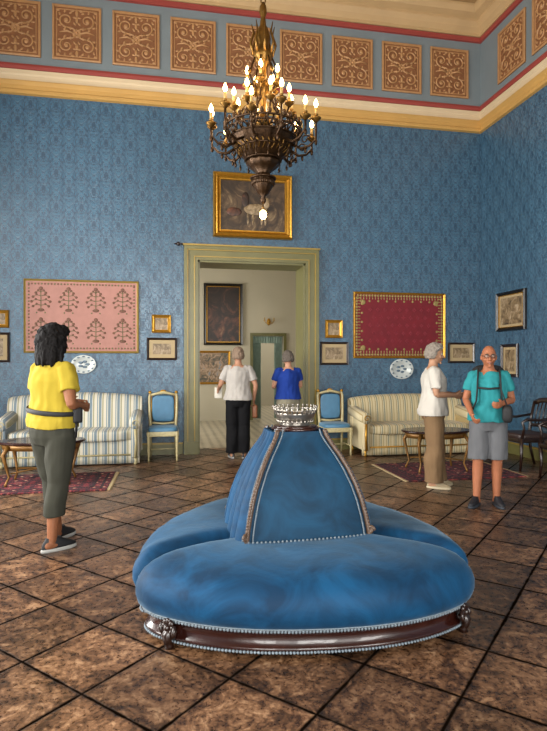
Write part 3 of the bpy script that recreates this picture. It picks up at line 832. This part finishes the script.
# ------------------------------------------------------------------ people
def blob(parts, vox, name, mat, parent, nz=0, nf=8, sm=4):
    V = []; F = []
    for v, f in parts:
        o = len(V); V += [Vector(p) for p in v]; F += [[i+o for i in q] for q in f]
    me = bpy.data.meshes.new('tmp'); me.from_pydata(V, [], F); me.update()
    bm = bmesh.new(); bm.from_mesh(me); bmesh.ops.recalc_face_normals(bm, faces=bm.faces[:]); bm.to_mesh(me); bm.free()
    o = bpy.data.objects.new('tmp', me); COL.objects.link(o)
    r = o.modifiers.new('r', 'REMESH'); r.mode = 'VOXEL'; r.voxel_size = vox
    s = o.modifiers.new('s', 'SMOOTH'); s.iterations = sm; s.factor = .5
    dg = bpy.context.evaluated_depsgraph_get(); dg.update()
    m2 = bpy.data.meshes.new_from_object(o.evaluated_get(dg)); bpy.data.objects.remove(o)
    if nz:
        N = [v.normal.copy() for v in m2.vertices]
        for v, nn in zip(m2.vertices, N):
            p = v.co
            d = noise.noise(Vector((p.x*nf, p.y*nf, p.z*nf*.55)))+.5*noise.noise(Vector((p.x*nf*2.3, p.y*nf*2.3, p.z*nf*1.2)))
            v.co = p+nn*(nz*d)
    m2.materials.clear(); m2.materials.append(mat)
    m2.polygons.foreach_set('use_smooth', [True]*len(m2.polygons)); m2.update()
    ob = bpy.data.objects.new(name, m2); COL.objects.link(ob); ob.parent = parent
    return ob

def hand(parts, wrist, d, n, t, curl=.5, sc=1.0):
    d = Vector(d).normalized(); n = (Vector(n)-d*Vector(n).dot(d)).normalized()
    t0 = Vector(t); t = d.cross(n); t = t if t.dot(t0) > 0 else -t
    W = Vector(wrist)
    R = Matrix((t, d, n)).transposed()
    parts.append(sph(W+d*.045*sc, (.040*sc, .052*sc, .016*sc), 14, .8, rot=R))
    for k, (o, L) in enumerate(((.029, .072), (.010, .080), (-.010, .074), (-.028, .058))):
        p = W+d*.085*sc+t*o*sc; dd = d.copy(); P = [p-d*.012, p]; rr = [.0092, .0092]
        for j, f in enumerate((.45, .32, .23)):
            ang = curl*(.7+.25*j)
            ax = d.cross(n)
            dd = (Matrix.Rotation(ang, 3, ax) @ dd).normalized()
            p = p+dd*(L*f*sc); P.append(p.copy()); rr.append(.0088-.0009*(j+1))
        parts.append(limb(P, [x*sc for x in rr], 8))
    p = W+d*.025*sc+t*.028*sc; dd = (d*.75+t*.6+n*.25).normalized(); P = [p-dd*.01, p]
    for f in (.03, .026): p = p+dd*f*sc; P.append(p.copy()); dd = (dd*.8+d*.35+n*.2).normalized()
    parts.append(limb(P, [.011*sc, .011*sc, .0095*sc, .0075*sc], 8))

def headparts(hc, yaw, tilt):
    Rm = Matrix.Rotation(yaw, 3, 'Z') @ Matrix.Rotation(-tilt, 3, 'X')
    V, F = sph((0, 0, 0), 1, 32)
    W = []
    for v in V:
        x, y, z = v
        s = 1.0
        if z < 0: s = 1-.30*(-z)**1.6
        X = x*.074*s*(1-.06*max(0, y)); Y = y*.094; Z = z*.118
        if z < -.1 and y < 0: Y *= 1-.45*min(1, (-z-.1)/.8)
        if z < -.3 and y > .2: Y += .004
        if y > .6: Y -= .006*(y-.6)/.4*(1 if z > -.2 else 0)
        W.append(Vector((X, Y, Z)))
    ps = [(W, F)]
    ps.append(limb([(0, .085, .012), (0, .098, -.012), (0, .107, -.028)], [.008, .010, .013], 10))
    ps.append(sph((.011, .097, -.031), .008, 8)); ps.append(sph((-.011, .097, -.031), .008, 8))
    ps.append(sph((0, .079, .028), (.05, .012, .010), 12))
    ps.append(sph((0, .083, -.062), (.024, .010, .012), 12)); ps.append(sph((0, .078, -.098), (.024, .014, .016), 12))
    for s in (1, -1):
        ps.append(sph((s*.076, -.004, -.008), (.009, .018, .031), 12)); ps.append(sph((s*.040, .066, -.028), (.022, .018, .02), 10))
    hc = Vector(hc)
    return [([Rm @ p+hc for p in v], f) for v, f in ps], Rm

def person(name, pos, yaw, H, C, pose, build=1.0, hair='short', haircol='#111', glasses=False, extras=None):
    root = empty(name, (pos[0], pos[1], 0), yaw, H/1.70)
    skin = simple(name+'_skin', C.get('skin', '#b07a5c'), .55, var=.08, scale=20, bump=.05, spec=.3)
    B = build; sw = C.get('sw', 1.0)
    secs = [(.80, .135*B, .095*B, 0), (.86, .165*B, .115*B, -.005), (.92, .172*B, .122*B, -.01), (.99, .162*B, .112*B, 0), (1.06, .15*B, .102*B, .006), (1.14, .148*B, .10*B, .008), (1.22, .158*B, .11*B, .01), (1.29, .168*B*sw, .115*B, .01), (1.35, .172*sw, .105, .0), (1.39, .155*sw, .085, -.006), (1.425, .10, .065, -.01), (1.45, .062, .056, -.005), (1.48, .054, .055, 0)]
    fr, fl = pose['feet']
    legs = []
    for (fx, fy, fa), s in ((fr, 1), (fl, -1)):
        hp = Vector((s*.088*B, 0, .87)); an = Vector((fx, fy, .085)); kn = hp.lerp(an, .5)+Vector((0, pose.get('kneef', .015), .03))
        legs.append((hp, kn, an, fa, s))
    body = [loftz(secs)]
    for hp, kn, an, fa, s in legs:
        th = hp.lerp(kn, .5); cf = kn.lerp(an, .3)+Vector((0, -.015, 0))
        body.append(limb([hp, th, kn, cf, an], [.088*B, .076*B, .053, .055, .036], 16))
        d = Vector((-sin(fa), cos(fa), 0)); body.append(limb([an-Vector((0, 0, .035))-d*.03, an-Vector((0, 0, .04))+d*.07], [.035, .035], 10))
    arms = []
    for key, s in (('R', 1), ('L', -1)):
        el, wr, pn, cu = pose[key]; sh = Vector((s*.168*sw, 0, 1.375)); el = Vector(el); wr = Vector(wr)
        fo = el.lerp(wr, .3)
        body.append(limb([sh, sh.lerp(el, .5), el, fo, wr], [.048*B, .044*B, .036, .036, .024], 14)); arms.append((sh, el, wr, s))
        tv = Vector((0, 0, 1)) if abs((wr-el).normalized().z) < .6 else Vector((0, 1, 0))
        hand(body, wr, wr-el, pn, tv, cu)
    hy, ht = pose.get('head', (0, 0)); hc = Vector((0, .015, 1.585))
    body.append(limb([(0, -.01, 1.40), (0, -.002, 1.47), (0, .008, 1.53)], [.056, .052, .052], 14))
    hp_, Rm = headparts(hc, hy, ht); body += hp_
    blob(body, .0062, 'body', skin, root, sm=3)
    mb = MB(); Xh = Matrix.Translation(hc) @ Rm.to_4x4()
    ew = simple(name+'_eye', '#d8d4cc', .2, var=0, bump=0); ed = simple(name+'_iris', '#23160f', .2, var=0, bump=0); lp = simple(name+'_lip', '#8d4a42', .5, var=.05, bump=0)
    hm = simple(name+'_hair', haircol, .8, var=.3, scale=60, bump=.5, bscale=120, spec=.2)
    for s in (1, -1):
        mb.add(sph((s*.030, .080, .008), (.013, .008, .008), 10), ew, X=Xh); mb.add(sph((s*.030, .087, .008), (.006, .003, .006), 8), ed, X=Xh)
        mb.add(tube([(s*.014, .091, .026), (s*.030, .090, .031), (s*.047, .080, .025)], .0035, 6), hm, X=Xh)
    mb.add(tube([(-.024, .087, -.058), (-.01, .094, -.062), (0, .095, -.063), (.01, .094, -.062), (.024, .087, -.058)], [.002, .005, .005, .005, .002], 6), lp, X=Xh)
    if pose.get('smile'): mb.add(tube([(-.018, .091, -.0605), (0, .0975, -.0655), (.018, .091, -.0605)], .0028, 6), ew, X=Xh)
    if glasses:
        gm = simple(name+'_glasses', '#15151a', .3, var=0, bump=0)
        for s in (1, -1):
            mb.add(tube([(s*.033+.023*cos(2*pi*k/16), .100-.004*abs(cos(2*pi*k/16)), .006+.018*sin(2*pi*k/16)) for k in range(16)], .003, 6, closed=True), gm, X=Xh)
            mb.add(tube([(s*.056, .093, .01), (s*.078, .05, .012), (s*.082, -.01, .01)], .0028, 6), gm, X=Xh)
        mb.add(tube([(-.012, .102, .009), (.012, .102, .009)], .003, 6), gm, X=Xh)
    mb.build('face_details', parent=root)
    if hair != 'bald':
        ps = []; rnd = random.Random(len(name)+3)
        nn = 420
        jit = {'curly': .009, 'short': .006, 'up': .004, 'bob': .004}[hair]; off = {'curly': 1.20, 'short': 1.05, 'up': 1.02, 'bob': 1.06}[hair]
        low = {'curly': -.95, 'short': -.35, 'up': -.35, 'bob': -.75}[hair]
        for i in range(nn):
            z = 1-2*(i+.5)/nn; a = i*2.39996; r_ = sqrt(1-z*z); x, y = r_*cos(a), r_*sin(a)
            if y > .1 and z < .30+.45*y:
                if not (hair in ('curly', 'bob') and y < .35 and abs(x) > .6 and z > -.5): continue
            if z < low: continue
            sc_ = 1-.12*max(0, -z) if hair != 'curly' else 1.0
            p = Vector((x*.080*off*sc_, y*.098*off, z*.122*min(off, 1.12)))
            if y < 0 and z < 0 and hair != 'curly': p.y *= 1-.30*min(1, -z)
            p += Vector([rnd.uniform(-jit, jit) for _ in range(3)])
            ps.append(sph(Rm @ p+hc, .018+rnd.uniform(0, .004) if hair != 'curly' else .022+rnd.uniform(0, .006), 8))
        if hair == 'curly':
            # wavy locks hanging from crown to shoulders
            for i in range(46):
                a = pi*(-.02+1.04*i/45)
                e = rnd.uniform(-.02, .02)
                P = [(.075*cos(a), -.08*sin(a), .06), (.100*cos(a), -.112*sin(a), -.02), ((.112+e)*cos(a), -.118*sin(a), -.10), ((.108+e)*cos(a+.05), -(.100+e)*sin(a), -.165-abs(e))]
                V_, F_ = limb(P, [.018, .020, .018, .010], 8)
                ps.append(([Rm @ q_+hc for q_ in V_], F_))
        if hair == 'up': ps.append(sph(Rm @ Vector((0, -.09, .065))+hc, (.042, .036, .042), 14))
        core = [sph(Rm @ Vector((0, -.014, .028))+hc, (.077, .090, .104), 20)]
        if hair == 'curly': core.append(sph(Rm @ Vector((0, -.035, -.06))+hc, (.09, .07, .09), 16))
        blob(ps+core, .006, 'hair', hm, root, nz=.006 if hair == 'curly' else .004, nf=50, sm=1)
    # shirt
    S = C['shirt']; cm = simple(name+'_shirt', S['col'], .85, var=.06, scale=5, bump=.15, bscale=25, spec=.2)
    inf = S.get('inf', .016); hem = S.get('hem', .88)
    ss = []
    for z, a, b, y in secs:
        if z < hem or z > 1.445: continue
        k = inf*(1.0 if z < 1.36 else .6)
        loose = S.get('loose', 0)*max(0, (1.30-z)/.4)
        ss.append((z, a+k+loose, b+k+loose*.8, y))
    a0 = ss[0]; ss.insert(0, (hem, a0[1], a0[2], a0[3]))
    sp = [loftz(ss, 28)]
    for sh, el, wr, s in arms:
        f = S.get('sleeve', .55); e = sh.lerp(el, min(1, f))
        P = [Vector((s*.10, 0, 1.385)), sh, sh.lerp(e, .5), e]; R_ = [.062, .060*B, .060*B, .057*B+.004]
        V_, F_ = tube(P+[e+(el-sh).normalized()*.001], R_+[.05], 18); sp.append((V_, F_))
        sp.append(sph(sh, .060*B, 14))
    blob(sp, .0075, 'shirt', cm, root, nz=.017, nf=9, sm=3)
    # trousers
    P_ = C['pants']; pmt = simple(name+'_trousers', P_['col'], .85, var=.1, scale=6, bump=.2, bscale=30, spec=.2)
    ss = [(z, a+.010, b+.010, y) for z, a, b, y in secs if .79 < z < 1.03]
    pp = [loftz(ss, 28)]; cz = P_['cut']; wd = P_.get('wide', 0)
    for hp, kn, an, fa, s in legs:
        pts = [hp, hp.lerp(kn, .5), kn, kn.lerp(an, .35)+Vector((0, -.012, 0)), an]; rr = [.098*B, .088*B+wd*.4, .068+wd*.8, .068+wd, .055+wd*1.2]
        Q = []; q = []
        for i in range(4):
            for k in range(5):
                t_ = k/5; Q.append(pts[i].lerp(pts[i+1], t_)); q.append(rr[i]*(1-t_)+rr[i+1]*t_)
        Q.append(pts[4]); q.append(rr[4])
        QQ = [(a, b) for a, b in zip(Q, q) if a.z >= cz-.02]
        la, lb = QQ[-1]; QQ.append((Vector((la.x, la.y, cz)), lb))
        pp.append(tube([a for a, b in QQ], [b for a, b in QQ], 20)); pp.append(sph(hp, .098*B, 14))
    blob(pp, .0075, 'trousers', pmt, root, nz=P_.get('nz', .012), nf=8, sm=3)
    # shoes
    mb = MB(); sm_ = simple(name+'_shoe', C.get('shoe', '#15161a'), .6, var=.15); so = simple(name+'_sole', C.get('sole', '#d8d6d0'), .6, var=.05)
    for hp, kn, an, fa, s in legs:
        X = Matrix.Translation((an.x, an.y, 0)) @ Matrix.Rotation(fa, 4, 'Z')
        def outl(k, n=28):
            o_ = []
            for i in range(n):
                a = 2*pi*i/n; y = .055+.135*sin(a)*k; w_ = (.040+.009*sin(a)-.003*cos(2*a))*k; o_.append((w_*cos(a)+s*.004*sin(a), y))
            return o_
        mb.add(rings([[(x, y, z) for x, y in outl(k)] for k, z in ((.96, 0), (1.04, .006), (1.04, .022), (1.0, .028))]), so, True, X)
        ring = []
        for k, z, yo, ys in ((1.0, .026, 0, 1), (.99, .04, 0, 1), (.92, .058, -.012, .86), (.82, .075, -.026, .68), (.76, .09, -.035, .5), (.74, .105, -.038, .44)):
            ring.append([(x*k, (y-.055)*ys+.055+yo-.012*(1-ys), z) for x, y in outl(1)])
        mb.add(rings(ring), sm_, True, X)
        for q in range(4): mb.add(tube([(-.022, .06+q*.02, .078-q*.006), (0, .062+q*.02, .086-q*.006), (.022, .06+q*.02, .078-q*.006)], .003, 5), so, True, X)
    mb.build('shoes', parent=root)
    if extras: extras(root, secs)
    return root

def belt(mb, z, a, b, yo, r, mat, tilt=0): mb.add(tube([(a*cos(2*pi*k/36), yo+b*sin(2*pi*k/36), z+tilt*cos(2*pi*k/36)) for k in range(36)], [(r, .006)]*36, 8, up=(0, 0, 1), closed=True), mat)
M['strap'] = simple('black_webbing', '#141416', .7, var=.1)
def exA(root, secs):
    mb = MB(); belt(mb, 1.06, .224, .170, .004, .018, 'strap', -.02); mb.add(box(.13, .155, 1.03, .16, .07, .12, .02), 'strap', True, Matrix.Rotation(-.5, 4, 'Z'))
    mb.add(tube([(.218, .03, 1.04), (.240, .035, .96), (.236, .03, .86)], [(.012, .004)]*3, 6), 'strap')
    mb.build('waist_bag', parent=root)
person('woman', (-.90, 4.50), radians(-42), 1.69,
       dict(skin='#845438', shirt=dict(col='#a08c2c', hem=.93, sleeve=.62, loose=.035, inf=.02), pants=dict(col='#37372f', cut=.27, wide=.012), shoe='#121317', sole='#a4a4a0'),
       dict(feet=((.10, -.08, -.2), (-.10, .12, .1)), R=((.26, -.03, 1.12), (.13, .20, 1.08), (-1, 0, 0), .5), L=((-.24, .02, 1.12), (-.10, .22, 1.10), (1, 0, 0), .5), head=(-.2, .08)),
       1.13, 'curly', '#0b0808', extras=exA)
def exB(root, secs):
    mb = MB(); M['bagbrown'] = simple('brown_leather', '#7a4a2c', .5, var=.15)
    mb.add(box(.26, .06, .72, .08, .17, .2, .025), 'bagbrown'); mb.add(tube([(.26, -.01, .81), (.25, .03, .90), (.25, .10, .90), (.26, .13, .81)], .006, 6), 'bagbrown'); mb.build('handbag', parent=root)
    mb = MB(); mb.add(box(-.30, .26, 1.0, .12, .03, .17, .004), 'white'); mb.build('paper_guide', parent=root)
person('woman', (.99, 8.16), radians(-4), 1.64,
       dict(skin='#a97c62', shirt=dict(col='#a8a39d', hem=.90, sleeve=.7, loose=.03), pants=dict(col='#0e0e11', cut=.10, wide=.03), shoe='#2a2a2c', sole='#8a8a88'),
       dict(feet=((.09, 0, -.2), (-.09, .02, .2)), R=((.27, -.02, 1.13), (.25, .06, .90), (-1, 0, 0), .9), L=((-.27, .02, 1.14), (-.30, .20, 1.05), (1, 0, 0), .6), head=(.15, .05)),
       1.05, 'up', '#84705f', extras=exB)
person('woman', (1.80, 8.38), radians(8), 1.59,
       dict(skin='#b98a70', shirt=dict(col='#1b3785', hem=.92, sleeve=.6, loose=.03), pants=dict(col='#8a8471', cut=.12, wide=.02), shoe='#3a3a3c', sole='#aaa'),
       dict(feet=((.09, 0, -.2), (-.09, 0, .2)), R=((.24, .05, 1.13), (.12, .22, 1.12), (-1, 0, 0), .7), L=((-.24, .05, 1.13), (-.12, .22, 1.12), (1, 0, 0), .7), head=(.1, .15)),
       1.12, 'short', '#5f5750')
person('woman', (2.96, 5.86), radians(-112), 1.63,
       dict(skin='#a67c60', shirt=dict(col='#b8b3aa', hem=.86, sleeve=.75, loose=.04), pants=dict(col='#745c42', cut=.07, wide=.045, nz=.016), shoe='#948466', sole='#b4a68a'),
       dict(feet=((.09, 0, -.15), (-.09, .05, .15)), R=((.23, .02, 1.12), (.10, .24, 1.10), (-1, 0, .3), .8), L=((-.23, .02, 1.12), (-.13, .26, 1.10), (1, 0, .3), .8), head=(.0, .08)),
       1.10, 'short', '#857c72')
def exE(root, secs):
    mb = MB()
    for s in (1, -1):
        mb.add(tube([(s*.09, -.12, 1.36), (s*.10, -.06, 1.445), (s*.105, .03, 1.44), (s*.11, .10, 1.375), (s*.115, .15, 1.25), (s*.125, .148, 1.12), (s*.155, .10, 1.04), (s*.19, -.05, 1.02)], [(.009, .025)]*8, 8, up=(s, 0, .2)), 'strap')
    mb.add(tube([(-.115, .158, 1.26), (0, .165, 1.25), (.115, .158, 1.26)], [(.010, .005)]*3, 6, up=(0, 0, 1)), 'strap')
    mb.add(sph((0, -.21, 1.24), (.19, .10, .26), 24, .55), 'strap')
    mb.add(sph((0, -.30, 1.14), (.13, .05, .12), 20, .55), 'strap')
    mb.build('backpack', parent=root)
    mb = MB(); mb.add(sph((-.17, .24, 1.0), (.05, .06, .09), 16, .6), 'strap'); mb.add(tube([(-.17, .24, 1.08), (-.13, .18, 1.2), (-.10, .14, 1.3)], .006, 6), 'strap'); mb.build('camera_case', parent=root)
person('man', (3.12, 5.00), radians(150), 1.59,
       dict(skin='#985f42', sw=.94, shirt=dict(col='#2a8085', hem=.90, sleeve=.6, loose=.03, inf=.014), pants=dict(col='#5c5d60', cut=.50, wide=.04), shoe='#14151c', sole='#2a3038'),
       dict(feet=((.12, .06, -.35), (-.08, -.02, .3)), R=((.23, .0, 1.13), (.17, .20, .98), (-1, 0, .2), .7), L=((-.23, -.01, 1.13), (-.12, .22, 1.10), (1, 0, .2), .7), head=(.10, .03), smile=True),
       1.03, 'bald', '#6b5a4c', glasses=True, extras=exE)

# ------------------------------------------------------------------ lights
def area(name, loc, rot, sx, sy, e, col=(1, 1, 1)):
    l = bpy.data.lights.new(name, 'AREA'); l.shape = 'RECTANGLE'; l.size = sx; l.size_y = sy; l.energy = e; l.color = col
    o = bpy.data.objects.new(name, l); COL.objects.link(o); o.location = loc; o.rotation_euler = rot
    return o
for i, (a0, a1, z0, z1) in enumerate(WL): area('daylight_left', (X0-.32, (a0+a1)/2, (z0+z1)/2), (0, -pi/2, 0), z1-z0, a1-a0, 540, (1, .97, .92))
for i, (a0, a1, z0, z1) in enumerate(WR): area('daylight_rear', ((a0+a1)/2, Y0-.32, (z0+z1)/2), (pi/2, 0, 0), a1-a0, z1-z0, 290, (1, .97, .92))
area('fill_adjoining', (NX0-.25, 11.3, 1.95), (0, -pi/2, 0), 2.5, 1.8, 190, (1, .97, .9))  # added area light standing in for an unseen window, brightens the next room
area('area_end_room', (2.5, 16, NZ-.1), (0, 0, 0), 1.5, 1.5, 120, (1, .97, .9))  # unseen area light under the ceiling; the end room has no window
for i in range(6):
    l = bpy.data.lights.new('candle_glow', 'POINT'); l.energy = 5; l.color = (1, .75, .48); l.shadow_soft_size = .05
    o = bpy.data.objects.new('candle_glow', l); COL.objects.link(o); a = i*pi/3; o.location = (CHX+.4*cos(a), CHY+.4*sin(a), 3.98)
w = bpy.data.worlds.new('sky'); scene.world = w; w.use_nodes = True
w.node_tree.nodes['Background'].inputs[0].default_value = (.85, .92, 1, 1); w.node_tree.nodes['Background'].inputs[1].default_value = 1.0

# ------------------------------------------------------------------ camera
cam = bpy.data.cameras.new('camera'); co = bpy.data.objects.new('camera', cam); COL.objects.link(co)
cam.sensor_fit = 'VERTICAL'; cam.sensor_height = 36; cam.sensor_width = 36; cam.lens = 36*550/731
co.location = (0, 0, 1.42); co.rotation_euler = (radians(90-.26), 0, radians(-10.6))
scene.camera = co
scene.view_settings.view_transform = 'Standard'
print('DONE')
